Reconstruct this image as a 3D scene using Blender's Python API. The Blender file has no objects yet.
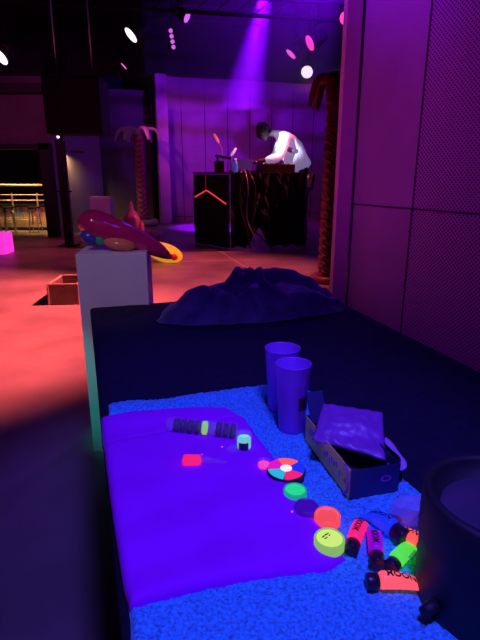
import bpy, bmesh, math, random
from mathutils import Vector, Matrix, Euler, noise
sc = bpy.context.scene
C = sc.collection
PI = math.pi
random.seed(7)

# ---------------------------------------------------------------- camera
H = 1.0                       # eye height above the floor
PITCH = math.radians(16.6)    # looking down
F = 500.0
cam_d = bpy.data.cameras.new('camera'); cam = bpy.data.objects.new('camera', cam_d); C.objects.link(cam)
cam.location = (0, 0, H); cam.rotation_euler = (PI/2 - PITCH, 0, 0)
cam_d.sensor_fit = 'VERTICAL'; cam_d.sensor_height = 24.0; cam_d.lens = 24.0*F/640.0
cam_d.clip_start = 0.02; cam_d.clip_end = 60
sc.camera = cam

def ray(px, py):
    a, b = (px-240)/F, (320-py)/F
    c, s = math.cos(PITCH), math.sin(PITCH)
    return Vector((a, c + s*b, -s + c*b))
def P(px, py, z=0.0):         # point on the level plane z
    d = ray(px, py); return Vector((0, 0, H)) + d*((z-H)/d.z)
def PY(px, py, y):            # point at ground distance y
    d = ray(px, py); return Vector((0, 0, H)) + d*(y/d.y)

# ---------------------------------------------------------------- world, exposure
w = bpy.data.worlds.new('world'); sc.world = w; w.use_nodes = True
w.node_tree.nodes['Background'].inputs[0].default_value = (0.10, 0.01, 0.45, 1)
w.node_tree.nodes['Background'].inputs[1].default_value = 0.09
vs = sc.view_settings
vs.view_transform = 'Standard'; vs.look = 'None'; vs.exposure = 0.0; vs.gamma = 1.0; vs.use_curve_mapping = False
sc.cycles.use_denoising = True
sc.cycles.volume_bounces = 0
sc.cycles.max_bounces = 6

# ---------------------------------------------------------------- lights
def aim(o, target):
    o.rotation_euler = (Vector(target) - o.location).to_track_quat('-Z', 'Y').to_euler()
def spot(name, loc, target, col, watts, angle, blend=0.5, size=0.04):
    d = bpy.data.lights.new(name, 'SPOT'); d.color = col; d.energy = watts
    d.spot_size = math.radians(angle); d.spot_blend = blend; d.shadow_soft_size = size
    o = bpy.data.objects.new(name, d); C.objects.link(o); o.location = loc; aim(o, target); return o
def area(name, loc, target, col, watts, sx, sy):
    d = bpy.data.lights.new(name, 'AREA'); d.shape = 'RECTANGLE'; d.size = sx; d.size_y = sy
    d.color = col; d.energy = watts
    o = bpy.data.objects.new(name, d); C.objects.link(o); o.location = loc; aim(o, target); return o

# ultraviolet flood over the near end of the table
# added blue spot without a fixture, grazes the coat folds
spot('blue_coat_fill', (0.35, 3.9, 2.9), (0.0, 1.95, 0.62), (0.15, 0.02, 1.0), 70, 28, 0.8, 0.05)
spot('uv_flood', (0.15, 0.05, 1.9), (-0.02, 0.66, 0.56), (0.13, 0.085, 1.0), 88, 50, 0.75, 0.10)
spot('uv_wash', (0.35, 0.35, 2.7), (0.25, 1.4, 0.56), (0.15, 0.02, 1.0), 34, 50, 0.7, 0.25)
spot('violet_wall_fill', (-1.3, 1.0, 2.3), (1.0, 2.4, 1.0), (0.36, 0.0, 1.0), 80, 40, 0.8, 0.2)  # added fill tinting the lower right wall, no fixture
# red heads over the dance floor
spot('red_head', (1.3, 3.95, 3.55), (-2.25, 3.3, 0.0), (1.0, 0.13, 0.15), 4600, 47, 0.7, 0.05)
spot('red_head', (-0.3, 4.5, 3.5), (-0.1, 5.0, 0.0), (1.0, 0.12, 0.18), 800, 44, 0.9, 0.05)
spot('red_head', (2.1, 7.0, 2.5), (-1.4, 6.6, 0.0), (1.0, 0.09, 0.14), 850, 36, 0.8, 0.05)
# unseen key light for the dj, added low without a fixture
spot('dj_key', (-1.45, 5.3, 1.69), (0.68, 7.50, 1.34), (0.62, 0.66, 1.0), 1500, 10, 0.6, 0.05)
# beams through the haze
spot('blue_beam', (0.45, 8.2, 3.75), (-0.45, 9.3, 0.0), (0.20, 0.0, 1.0), 6500, 24, 0.6, 0.05)
spot('magenta_beam', (0.35, 9.0, 3.75), (-0.25, 9.0, 0.0), (0.6, 0.01, 0.9), 1900, 13, 0.6, 0.05)
spot('blue_head', (1.3, 5.8, 3.5), (0.3, 9.0, 3.3), (0.20, 0.0, 1.0), 2600, 62, 0.9, 0.05)
spot('magenta_head', (-2.0, 8.3, 2.3), (0.2, 10.3, 1.1), (0.9, 0.05, 0.50), 150, 75, 0.9, 0.05)
spot('blue_wall_glow', (-0.2, 2.7, 2.7), (0.76, 2.85, 2.15), (0.24, 0.0, 1.0), 130, 52, 1.0, 0.05)  # added unseen spot, stands in for the haze glow by the wall
spot('magenta_wall_head', (-1.7, 1.5, 2.6), (0.70, 2.90, 1.30), (0.62, 0.02, 0.72), 100, 34, 1.0, 0.08)
spot('violet_head', (-3.7, 4.6, 2.4), (-2.5, 8.8, 1.3), (0.75, 0.05, 0.45), 120, 50, 0.9, 0.05)
spot('lilac_head', (-0.9, -0.2, 2.4), (-0.44, 1.65, 0.62), (0.75, 0.48, 0.8), 60, 15, 0.8, 0.05)
spot('cyan_plinth_fill', (-1.5, 0.0, 2.5), (-0.55, 1.60, 0.30), (0.05, 1.0, 0.75), 120, 7.0, 0.9, 0.03)  # added hidden spot, gives the plinth edge its teal tint
spot('violet_floor_head', (-0.6, 0.8, 3.2), (-0.95, 1.50, 0.0), (0.25, 0.0, 1.0), 14, 20, 0.3, 0.05)

# ---------------------------------------------------------------- materials
M = {}
def mat(name, col, rough=0.6, metal=0.0, noise_amt=0.0, scale=20, bump=0.0, bscale=None, emit=None, estr=0.0,
        trans=0.0, spec=0.5, sheen=0.0, alpha=None, coords='Object'):
    m = bpy.data.materials.new(name); m.use_nodes = True
    nt = m.node_tree; b = nt.nodes['Principled BSDF']
    b.inputs['Base Color'].default_value = (*col, 1); b.inputs['Roughness'].default_value = rough
    b.inputs['Metallic'].default_value = metal; b.inputs['Specular IOR Level'].default_value = spec
    b.inputs['Transmission Weight'].default_value = trans
    b.inputs['Sheen Weight'].default_value = sheen
    tc = nt.nodes.new('ShaderNodeTexCoord')
    n = nt.nodes.new('ShaderNodeTexNoise'); n.inputs['Scale'].default_value = scale; n.inputs['Detail'].default_value = 5
    nt.links.new(tc.outputs[coords], n.inputs['Vector'])
    r = nt.nodes.new('ShaderNodeMapRange')
    r.inputs['From Min'].default_value = 0.3; r.inputs['From Max'].default_value = 0.7
    r.inputs['To Min'].default_value = 1-noise_amt; r.inputs['To Max'].default_value = 1+noise_amt*0.5
    nt.links.new(n.outputs['Fac'], r.inputs['Value'])
    mx = nt.nodes.new('ShaderNodeVectorMath'); mx.operation = 'SCALE'; mx.inputs[0].default_value = col
    nt.links.new(r.outputs[0], mx.inputs['Scale']); nt.links.new(mx.outputs[0], b.inputs['Base Color'])
    if bump:
        n2 = nt.nodes.new('ShaderNodeTexNoise'); n2.inputs['Scale'].default_value = bscale or scale; n2.inputs['Detail'].default_value = 4
        nt.links.new(tc.outputs[coords], n2.inputs['Vector'])
        bp = nt.nodes.new('ShaderNodeBump'); bp.inputs['Strength'].default_value = bump; bp.inputs['Distance'].default_value = 0.004
        nt.links.new(n2.outputs['Fac'], bp.inputs['Height']); nt.links.new(bp.outputs[0], b.inputs['Normal'])
    if emit:
        b.inputs['Emission Color'].default_value = (*emit, 1); b.inputs['Emission Strength'].default_value = estr
    if alpha is not None: b.inputs['Alpha'].default_value = alpha
    M[name] = m; return m
def fluo(name, col, s=1.0):      # daylight-fluorescent paint or plastic: it gives off light of its own under the UV flood
    return mat(name, tuple(min(1, c*0.5+0.02) for c in col), 0.45, emit=col, estr=s, noise_amt=0.08, scale=60)
def clear(name, col, a=0.35, rough=0.15):
    m = bpy.data.materials.new(name); m.use_nodes = True; nt = m.node_tree
    b = nt.nodes['Principled BSDF']; b.inputs['Base Color'].default_value = (*col, 1); b.inputs['Roughness'].default_value = rough
    n = nt.nodes.new('ShaderNodeTexNoise'); n.inputs['Scale'].default_value = 30
    r = nt.nodes.new('ShaderNodeMapRange'); r.inputs['To Min'].default_value = a*0.8; r.inputs['To Max'].default_value = a*1.2
    nt.links.new(n.outputs['Fac'], r.inputs['Value']); nt.links.new(r.outputs[0], b.inputs['Alpha'])
    M[name] = m; return m

def floor_mat():
    m = mat('floor_mat', (0.30, 0.23, 0.21), 0.42, noise_amt=0.45, scale=1.6, bump=0.12, bscale=40)
    nt = m.node_tree; b = nt.nodes['Principled BSDF']
    tc = nt.nodes.new('ShaderNodeTexCoord'); n = nt.nodes.new('ShaderNodeTexNoise'); n.inputs['Scale'].default_value = 5; n.inputs['Detail'].default_value = 8
    nt.links.new(tc.outputs['Object'], n.inputs['Vector'])
    r = nt.nodes.new('ShaderNodeMapRange'); r.inputs['To Min'].default_value = 0.3; r.inputs['To Max'].default_value = 0.6
    nt.links.new(n.outputs['Fac'], r.inputs['Value']); nt.links.new(r.outputs[0], b.inputs['Roughness'])
    return m
floor_mat()
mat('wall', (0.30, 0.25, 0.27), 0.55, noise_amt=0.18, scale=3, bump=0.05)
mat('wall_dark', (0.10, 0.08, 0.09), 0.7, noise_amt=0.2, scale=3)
mat('trim', (0.60, 0.46, 0.46), 0.55, noise_amt=0.1, scale=6)
mat('ceiling_black', (0.014, 0.010, 0.022), 0.9, noise_amt=0.3, scale=2, spec=0.08)
mat('seam', (0.03, 0.02, 0.03), 0.8)
mat('tape', (0.65, 0.5, 0.45), 0.5)
mat('black', (0.010, 0.009, 0.013), 0.6, noise_amt=0.2, spec=0.25)
mat('black_cloth', (0.014, 0.014, 0.040), 0.9, noise_amt=0.25, scale=60, bump=0.15, bscale=300, spec=0.15)
mat('black_gloss', (0.02, 0.02, 0.025), 0.22)
mat('lamp_black', (0.014, 0.012, 0.018), 0.6, noise_amt=0.15, bump=0.05, bscale=200)
mat('lamp_lens', (0.06, 0.05, 0.09), 0.25)
mat('coat', (0.09, 0.07, 0.19), 0.6, noise_amt=0.3, scale=25, bump=0.3, bscale=90, sheen=0.2)
mat('drape', (0.008, 0.010, 0.026), 0.8, spec=0.2, noise_amt=0.3, scale=12, bump=0.2, bscale=60)
mat('white_plinth', (0.70, 0.68, 0.70), 0.5, noise_amt=0.06, scale=8)
mat('metal', (0.45, 0.43, 0.48), 0.3, metal=0.9)
mat('white_tape', (0.7, 0.7, 0.7), 0.5, noise_amt=0.3, scale=80)
mat('wood', (0.14, 0.09, 0.07), 0.5, noise_amt=0.3, scale=15)
mat('pale_wood', (0.55, 0.42, 0.30), 0.5, noise_amt=0.2, scale=25)
mat('inflate_magenta', (0.55, 0.015, 0.13), 0.13, spec=0.7)
mat('inflate_pink', (0.95, 0.30, 0.40), 0.12, spec=0.7)
mat('inflate_orange', (0.75, 0.22, 0.12), 0.2)
mat('inflate_blue', (0.05, 0.06, 0.35), 0.2)
mat('inflate_green', (0.05, 0.45, 0.20), 0.2)
mat('inflate_yellow', (1.0, 0.72, 0.05), 0.25, emit=(1.0, 0.42, 0.02), estr=0.5)  # emission brightens the plastic with a painted-in glow
mat('inflate_red', (0.8, 0.05, 0.05), 0.25)
mat('inflate_olive', (0.35, 0.33, 0.14), 0.25)
mat('palm_trunk', (0.42, 0.10, 0.08), 0.3)
mat('palm_trunk_dark', (0.20, 0.03, 0.05), 0.4)
mat('palm_groove', (0.05, 0.10, 0.06), 0.4)
mat('palm_leaf', (0.34, 0.42, 0.28), 0.3)
mat('skin', (0.12, 0.06, 0.09), 0.6, spec=0.3)
mat('hair', (0.02, 0.015, 0.015), 0.8)
mat('sweatshirt', (0.85, 0.86, 0.92), 0.85, emit=(0.62, 0.50, 1.0), estr=0.25, bump=0.4, bscale=25, noise_amt=0.06, scale=9)  # emission mimics an ultraviolet glow in the white cotton
mat('sweat_print', (0.20, 0.18, 0.45), 0.8)
mat('jeans', (0.04, 0.05, 0.12), 0.85)
mat('paper_print', (0.95, 0.85, 0.22), 0.6, noise_amt=0.12, scale=40)
mat('print_violet', (0.30, 0.06, 0.55), 0.5)
mat('carton_blue', (0.02, 0.025, 0.13), 0.5, noise_amt=0.1)
mat('carton_inside', (0.05, 0.03, 0.10), 0.7)
mat('ink', (0.012, 0.01, 0.02), 0.5)
mat('cap_black', (0.035, 0.015, 0.03), 0.35)
mat('bar_panel', (0.75, 0.55, 0.30), 0.5, noise_amt=0.35, scale=3)
mat('bar_teal', (0.25, 0.50, 0.50), 0.5)
mat('bar_pink', (0.65, 0.25, 0.40), 0.5)
mat('brass', (0.70, 0.50, 0.28), 0.35, metal=0.6)
mat('pouch', (0.32, 0.06, 0.46), 0.38, noise_amt=0.15, scale=25, bump=0.5, bscale=35)
mat('foil', (0.55, 0.30, 0.75), 0.3, bump=0.5, bscale=120)
mat('led_red', (0.6, 0.05, 0.05), 0.4, emit=(1.0, 0.05, 0.08), estr=0.75)
mat('led_dim', (0.3, 0.05, 0.05), 0.4, emit=(0.8, 0.05, 0.1), estr=0.10)
mat('lens_white', (0.9, 0.9, 0.9), 0.3, emit=(1.0, 0.85, 1.0), estr=1.5)
mat('lens_pink', (0.9, 0.3, 0.6), 0.3, emit=(1.0, 0.12, 0.75), estr=1.2)
mat('lens_red', (0.9, 0.2, 0.5), 0.3, emit=(1.0, 0.05, 0.45), estr=1.4)
mat('lens_violet', (0.9, 0.3, 0.9), 0.3, emit=(0.75, 0.15, 1.0), estr=1.2)
mat('glow_cube', (0.9, 0.1, 0.8), 0.4, emit=(1.0, 0.04, 0.75), estr=0.85)
mat('lamp_orange', (0.9, 0.4, 0.3), 0.4, emit=(1.0, 0.18, 0.22), estr=0.5)
mat('lamp_white', (0.9, 0.8, 0.9), 0.4, emit=(0.8, 0.55, 0.9), estr=0.5)
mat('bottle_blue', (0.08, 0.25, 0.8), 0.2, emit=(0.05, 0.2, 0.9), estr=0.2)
mat('screen', (0.02, 0.02, 0.08), 0.2, emit=(0.1, 0.05, 0.5), estr=0.15)
fluo('fl_red', (1.0, 0.015, 0.13), 0.85)
fluo('fl_coral', (1.0, 0.10, 0.10), 0.95)
fluo('fl_orange', (1.0, 0.11, 0.07), 0.95)
fluo('fl_yellow', (0.66, 0.95, 0.12), 0.85)
fluo('fl_green', (0.02, 0.82, 0.20), 0.80)
fluo('fl_mint', (0.25, 0.95, 0.55), 0.75)
fluo('fl_lime', (0.10, 0.90, 0.06), 0.80)
fluo('fl_magenta', (0.95, 0.01, 0.42), 0.7)
fluo('fl_pink', (1.0, 0.05, 0.35), 1.1)
fluo('fl_teal', (0.02, 0.62, 0.62), 0.7)
fluo('fl_blue', (0.01, 0.04, 0.95), 0.6)
fluo('fl_purple', (0.45, 0.0, 0.70), 0.42)
fluo('fl_white', (1.0, 0.85, 0.75), 0.95)
fluo('fl_violet_dark', (0.12, 0.0, 0.55), 0.22)
fluo('glit_lime', (0.35, 0.80, 0.05), 0.7)
for n_, c_, e_ in (('shaded_side_green', (0.01, 0.70, 0.25), .45), ('shaded_side_orange', (1.0, 0.08, 0.07), .8), ('shaded_side_yellow', (0.38, 0.80, 0.10), .55), ('dish_orange', (1.0, 0.14, 0.06), .95)): fluo(n_, c_, e_)  # side copies glow dimmer to paint shade on the pot walls
mat('glit_a', (0.042, 0.007, 0.056), 0.5, noise_amt=0.6, scale=200)
mat('glit_b', (0.070, 0.007, 0.035), 0.5, noise_amt=0.6, scale=200)
mat('glit_c', (0.010, 0.010, 0.070), 0.5, noise_amt=0.6, scale=200)
clear('clear_plastic', (0.75, 0.6, 0.9), 0.17, 0.12)
clear('clear_bag', (0.50, 0.45, 0.9), 0.40, 0.15)
clear('frosted_cup', (0.52, 0.10, 0.95), 0.60, 0.35)
clear('cup_drink', (0.40, 0.08, 0.75), 0.62, 0.4)

def perforated():
    m = mat('perforated', (0.26, 0.21, 0.24), 0.5)
    nt = m.node_tree; b = nt.nodes['Principled BSDF']
    for l in list(b.inputs['Base Color'].links): nt.links.remove(l)
    tc = nt.nodes.new('ShaderNodeTexCoord'); sp = nt.nodes.new('ShaderNodeSeparateXYZ')
    nt.links.new(tc.outputs['Object'], sp.inputs[0])
    def sn(out, k):
        a = nt.nodes.new('ShaderNodeMath'); a.operation = 'MULTIPLY'; a.inputs[1].default_value = k
        nt.links.new(out, a.inputs[0])
        s = nt.nodes.new('ShaderNodeMath'); s.operation = 'SINE'; nt.links.new(a.outputs[0], s.inputs[0]); return s.outputs[0]
    k = PI/0.0105
    p = nt.nodes.new('ShaderNodeMath'); p.operation = 'MULTIPLY'
    nt.links.new(sn(sp.outputs[0], k), p.inputs[0]); nt.links.new(sn(sp.outputs[2], k), p.inputs[1])
    r = nt.nodes.new('ShaderNodeMapRange'); r.inputs['From Min'].default_value = 0.15; r.inputs['From Max'].default_value = 0.55
    nt.links.new(p.outputs[0], r.inputs['Value'])
    mx = nt.nodes.new('ShaderNodeMix'); mx.data_type = 'RGBA'
    mx.inputs[6].default_value = (0.34, 0.28, 0.31, 1); mx.inputs[7].default_value = (0.008, 0.006, 0.01, 1)
    nt.links.new(r.outputs[0], mx.inputs[0]); nt.links.new(mx.outputs[2], b.inputs['Base Color'])
perforated()

def towel_mat():
    m = mat('towel', (0.07, 0.62, 1.0), 0.95, noise_amt=0.6, scale=260, bump=0.8, bscale=220, spec=0.1, sheen=0.3)
    return m
towel_mat()
mat('purple_cloth', (0.60, 0.012, 0.86), 0.9, noise_amt=0.06, scale=12, bump=0.1, bscale=500, spec=0.1)

# ---------------------------------------------------------------- mesh helpers
def obj(name, bm, m, parent=None, smooth=False, loc=None):
    me = bpy.data.meshes.new(name)
    if isinstance(bm, bmesh.types.BMesh):
        bmesh.ops.recalc_face_normals(bm, faces=bm.faces[:]); bm.to_mesh(me); bm.free()
    else:
        me = bm
    ms = m if isinstance(m, (list, tuple)) else [m]
    if len(me.materials): me.materials.clear()
    for x in ms: me.materials.append(M[x])
    if smooth:
        for p in me.polygons: p.use_smooth = True
    o = bpy.data.objects.new(name, me); C.objects.link(o)
    if parent: o.parent = parent
    if loc is not None: o.location = loc
    return o
def tag(o, label, cat, group=None, kind=None):
    o['label'] = label; o['category'] = cat
    if group: o['group'] = group
    if kind: o['kind'] = kind
    return o
def thing(name, label, cat, loc=(0, 0, 0), rotz=0, group=None):
    o = bpy.data.objects.new(name, None); C.objects.link(o); o.empty_display_size = 0.05
    o.location = loc; o.rotation_euler = (0, 0, rotz); return tag(o, label, cat, group)
def struct(name, bm, m, parent=None, loc=None, rotz=0, smooth=False):
    o = obj(name, bm, m, parent, smooth, loc); o.rotation_euler = (0, 0, rotz)
    if not parent: o['kind'] = 'structure'
    return o
def N(): return bmesh.new()
def box(bm, c, s, rot=None, bev=0.0, mi=0):
    r = bmesh.ops.create_cube(bm, size=1.0); vs_ = r['verts']
    mtx = Matrix.Translation(Vector(c)) @ (rot.to_matrix().to_4x4() if rot else Matrix.Identity(4)) @ Matrix.Diagonal((*s, 1))
    bmesh.ops.transform(bm, matrix=mtx, verts=vs_)
    fs = set(f for v in vs_ for f in v.link_faces)
    for f in fs: f.material_index = mi
    if bev:
        es = list(set(e for v in vs_ for e in v.link_edges))
        bmesh.ops.bevel(bm, geom=es, offset=bev, segments=2, affect='EDGES', profile=0.6)
    return bm
def frame_at(p, q):
    d = (Vector(q)-Vector(p)).normalized()
    return d.to_track_quat('Z', 'Y').to_matrix()
def cyl(bm, p, q, r1, r2=None, seg=20, caps=True, mi=0):
    r2 = r1 if r2 is None else r2
    p, q = Vector(p), Vector(q); m3 = frame_at(p, q)
    ra = [bm.verts.new(p + m3 @ Vector((r1*math.cos(a), r1*math.sin(a), 0))) for a in [2*PI*i/seg for i in range(seg)]]
    rb = [bm.verts.new(q + m3 @ Vector((r2*math.cos(a), r2*math.sin(a), 0))) for a in [2*PI*i/seg for i in range(seg)]]
    for i in range(seg):
        f = bm.faces.new((ra[i], ra[(i+1) % seg], rb[(i+1) % seg], rb[i])); f.material_index = mi; f.smooth = True
    if caps:
        bm.faces.new(ra[::-1]).material_index = mi; bm.faces.new(rb).material_index = mi
    return bm
def tube(bm, pts, radii, seg=12, mi=0, flat=1.0):
    pts = [Vector(p) for p in pts]
    if not hasattr(radii, '__len__'): radii = [radii]*len(pts)
    rings = []; up = Vector((0, 0, 1))
    for i, p in enumerate(pts):
        d = (pts[min(i+1, len(pts)-1)] - pts[max(i-1, 0)]).normalized()
        x = d.cross(up)
        if x.length < 1e-3: x = Vector((1, 0, 0))
        x.normalize(); y = x.cross(d).normalized()
        rings.append([bm.verts.new(p + (x*math.cos(a) + y*math.sin(a)*flat)*radii[i]) for a in [2*PI*k/seg for k in range(seg)]])
    for a, b in zip(rings, rings[1:]):
        for k in range(seg):
            f = bm.faces.new((a[k], a[(k+1) % seg], b[(k+1) % seg], b[k])); f.smooth = True; f.material_index = mi
    bm.faces.new(rings[0][::-1]).material_index = mi; bm.faces.new(rings[-1]).material_index = mi
    return bm
def spline(pts, n=8):
    pts = [Vector(p) for p in pts]; out = []
    for i in range(len(pts)-1):
        p0, p1, p2, p3 = pts[max(i-1, 0)], pts[i], pts[i+1], pts[min(i+2, len(pts)-1)]
        for k in range(n):
            t = k/n
            out.append(0.5*((2*p1) + (p2-p0)*t + (2*p0-5*p1+4*p2-p3)*t*t + (3*p1-p0-3*p2+p3)*t**3))
    out.append(pts[-1]); return out
def lathe(bm, prof, seg=28, c=(0, 0, 0), mi=0, caps=False):
    c = Vector(c); rings = []
    for r, z in prof:
        rings.append([bm.verts.new(c + Vector((max(r, 1e-5)*math.cos(2*PI*k/seg), max(r, 1e-5)*math.sin(2*PI*k/seg), z))) for k in range(seg)])
    for a, b in zip(rings, rings[1:]):
        for k in range(seg):
            f = bm.faces.new((a[k], a[(k+1) % seg], b[(k+1) % seg], b[k])); f.smooth = True; f.material_index = mi
    if caps:
        bm.faces.new(rings[0][::-1]).material_index = mi; bm.faces.new(rings[-1]).material_index = mi
    return bm
def ball(bm, c, r, rot=None, seg=20, mi=0):
    if not hasattr(r, '__len__'): r = (r, r, r)
    res = bmesh.ops.create_uvsphere(bm, u_segments=seg, v_segments=seg//2+2, radius=1.0)
    mtx = Matrix.Translation(Vector(c)) @ (rot.to_matrix().to_4x4() if rot else Matrix.Identity(4)) @ Matrix.Diagonal((*r, 1))
    bmesh.ops.transform(bm, matrix=mtx, verts=res['verts'])
    for v in res['verts']:
        for f in v.link_faces: f.smooth = True; f.material_index = mi
    return bm
def prism(bm, poly, z0, z1, mi=0):
    a = [bm.verts.new((p[0], p[1], z0)) for p in poly]; b = [bm.verts.new((p[0], p[1], z1)) for p in poly]
    n = len(poly)
    for i in range(n): bm.faces.new((a[i], a[(i+1) % n], b[(i+1) % n], b[i])).material_index = mi
    bm.faces.new(a[::-1]).material_index = mi; bm.faces.new(b).material_index = mi
    return bm
def grid(bm, nu, nv, fn, mi=0):
    vs_ = [[bm.verts.new(fn(i/nu, j/nv)) for j in range(nv+1)] for i in range(nu+1)]
    for i in range(nu):
        for j in range(nv):
            f = bm.faces.new((vs_[i][j], vs_[i+1][j], vs_[i+1][j+1], vs_[i][j+1])); f.smooth = True; f.material_index = mi
    return vs_
def dup(root, loc, rot, label, group=None):
    r = root.copy(); C.objects.link(r); r.location = loc; r.rotation_euler = rot; r['label'] = label
    if group: r['group'] = group
    for ch in list(root.children):
        c = ch.copy(); C.objects.link(c); c.parent = r
        for g in list(ch.children):
            d = g.copy(); C.objects.link(d); d.parent = c
    return r
def text_mesh(body, size, depth=0.0002):
    cu = bpy.data.curves.new('letters', 'FONT'); cu.body = body; cu.size = size; cu.align_x = 'CENTER'; cu.align_y = 'CENTER'
    cu.extrude = depth; cu.offset = size*0.02
    o = bpy.data.objects.new('letters', cu); C.objects.link(o)
    bpy.context.view_layer.update()
    me = bpy.data.meshes.new_from_object(o.evaluated_get(bpy.context.evaluated_depsgraph_get()))
    bpy.data.objects.remove(o); return me
def skin_mesh(verts, edges, radii, sub=2, root=0):
    me = bpy.data.meshes.new('skin'); me.from_pydata([Vector(v) for v in verts], edges, [])
    o = bpy.data.objects.new('skin', me); C.objects.link(o)
    o.modifiers.new('s', 'SKIN'); s = o.modifiers.new('d', 'SUBSURF'); s.levels = sub; s.render_levels = sub
    sk = me.skin_vertices[0].data
    for i, r in enumerate(radii):
        sk[i].radius = r if hasattr(r, '__len__') else (r, r)
        sk[i].use_root = (i == root)
    bpy.context.view_layer.update()
    out = bpy.data.meshes.new_from_object(o.evaluated_get(bpy.context.evaluated_depsgraph_get()))
    bpy.data.objects.remove(o); return out

YAW = math.radians(17.4)
U = Vector((math.cos(YAW), math.sin(YAW), 0)); V = Vector((-math.sin(YAW), math.cos(YAW), 0))

# ================================================================ SETTING
bm = N(); box(bm, (-1.5, 5.0, -0.05), (13, 14, 0.1)); struct('floor', bm, 'floor_mat')
bm = N(); box(bm, (-1.5, 5.0, 3.95), (13, 14, 0.1)); struct('ceiling', bm, 'ceiling_black')
def wall(name, a, b, z0, z1, m, t=0.12, up=None):
    a, b = Vector((a[0], a[1], 0)), Vector((b[0], b[1], 0)); d = b-a
    bm = N(); box(bm, (d.length/2, t/2, (z0+z1)/2), (d.length, t, z1-z0))
    return struct(name, bm, m, loc=a, rotz=math.atan2(d.y, d.x))
# panelled wall behind the stage
B0 = P(170, 222); B1 = B0 + U*4.6
wb = wall('wall_back', B0, B1, 0, 2.72, 'wall')
wall('wall_back_upper', B0 - U*0.4 - V*0.05, B1 - V*0.05, 2.72, 3.9, 'ceiling_black')
seams = N()
for k in range(7):
    box(seams, (0.30+k*0.47, -0.002, 1.36), (0.012, 0.006, 2.7))
box(seams, (2.3, -0.002, 0.10), (4.6, 0.006, 0.012))
struct('trim_1', seams, 'seam', loc=B0, rotz=YAW)
bm = N(); box(bm, (-0.10, -0.10, 1.36), (0.21, 0.2, 2.72)); struct('trim_2', bm, 'trim', loc=B0, rotz=YAW)
# darker recess to the left of the column
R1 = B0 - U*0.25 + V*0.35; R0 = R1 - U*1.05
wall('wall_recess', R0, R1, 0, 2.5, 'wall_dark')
bm = N(); box(bm, (0, 0, 1.25), (0.10, 0.5, 2.5)); struct('trim_3', bm, 'black', loc=R1 + U*0.02 - V*0.1, rotz=YAW)
bm = N(); box(bm, (0, -0.08, 1.1), (0.07, 0.1, 2.2)); struct('trim_4', bm, 'black', loc=R0, rotz=YAW)
L1 = P(106, 226); L0 = P(60, 236)
wall('wall_left', (L0.x, L0.y), (L1.x, L1.y), 0, 2.35, 'wall', t=0.1)
# wall with the bar opening: side, header and frame
YB = L0.y
LF = -5.6
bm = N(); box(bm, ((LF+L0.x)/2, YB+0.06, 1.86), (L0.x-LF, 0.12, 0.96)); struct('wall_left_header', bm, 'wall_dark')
bm = N(); box(bm, ((LF+L0.x)/2, YB-0.10, 2.16), (L0.x-LF, 0.1, 0.13)); struct('trim_5', bm, 'black')
bm = N(); box(bm, ((LF+L0.x)/2, YB+0.02, 3.12), (L0.x-LF+3, 0.12, 1.56)); struct('wall_left_upper', bm, 'ceiling_black')
fr = N(); box(fr, (L0.x-0.07, YB-0.04, 0.70), (0.16, 0.16, 1.40)); box(fr, ((LF+L0.x)/2, YB-0.04, 1.35), (L0.x-LF, 0.16, 0.08))
struct('door_1', fr, 'black')
bm = N(); box(bm, ((LF+L0.x)/2, YB+3.0, 1.9), (L0.x-LF+3, 0.1, 3.8)); struct('wall_bar', bm, 'ceiling_black')
# right-hand wall: column, plain panel, perforated panel, seam
WY = math.radians(-29)
Wd = Vector((-math.sin(WY), -math.cos(WY), 0))      # from the column towards the camera
Pa = Vector((0.2185*3.0, 3.0, 0))
ang = math.atan2(Wd.y, Wd.x)
def wpanel(name, s0, s1, m, z1=3.9, off=0.0):
    bm = N(); box(bm, ((s1-s0)/2, 0.05+off, z1/2), (s1-s0, 0.1, z1)); return struct(name, bm, m, loc=Pa+Wd*s0, rotz=ang)
wpanel('wall_right', 0.0, 0.455, 'wall')
wpanel('wall_right_perforated', 0.462, 3.6, 'perforated')
bm = N(); box(bm, (1.8, -0.002, 0.815), (3.6, 0.006, 0.008))
box(bm, (0.4585, -0.002, 1.95), (0.006, 0.006, 3.9)); box(bm, (0.012, -0.002, 1.95), (0.006, 0.006, 3.9))
for z in (0.42, 0.70, 0.79):
    ball(bm, (0.012, -0.004, z), 0.007, seg=8); ball(bm, (0.455, -0.004, z), 0.006, seg=8)
struct('trim_6', bm, 'seam', loc=Pa, rotz=ang)
bm = N(); box(bm, (0, 0, 1.95), (0.085, 0.10, 3.9), bev=0.004); struct('trim_7', bm, 'trim', loc=Pa + Vector((-0.048, 0.04, 0)), rotz=0.0)
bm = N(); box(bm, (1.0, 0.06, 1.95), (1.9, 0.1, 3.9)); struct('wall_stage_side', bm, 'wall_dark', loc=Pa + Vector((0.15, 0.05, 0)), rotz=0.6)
# tape lines on the stage floor
tp = N()
def line(a, b, wd=0.018):
    a, b = P(*a), P(*b); d = (b-a); c = (a+b)/2
    box(tp, (c.x, c.y, 0.001), (d.length, wd, 0.002), Euler((0, 0, math.atan2(d.y, d.x))))
line((200, 239), (300, 301)); line((172, 262), (300, 258), 0.012); line((300, 229), (324, 233), 0.02)
struct('trim_8', tp, 'tape')

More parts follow.
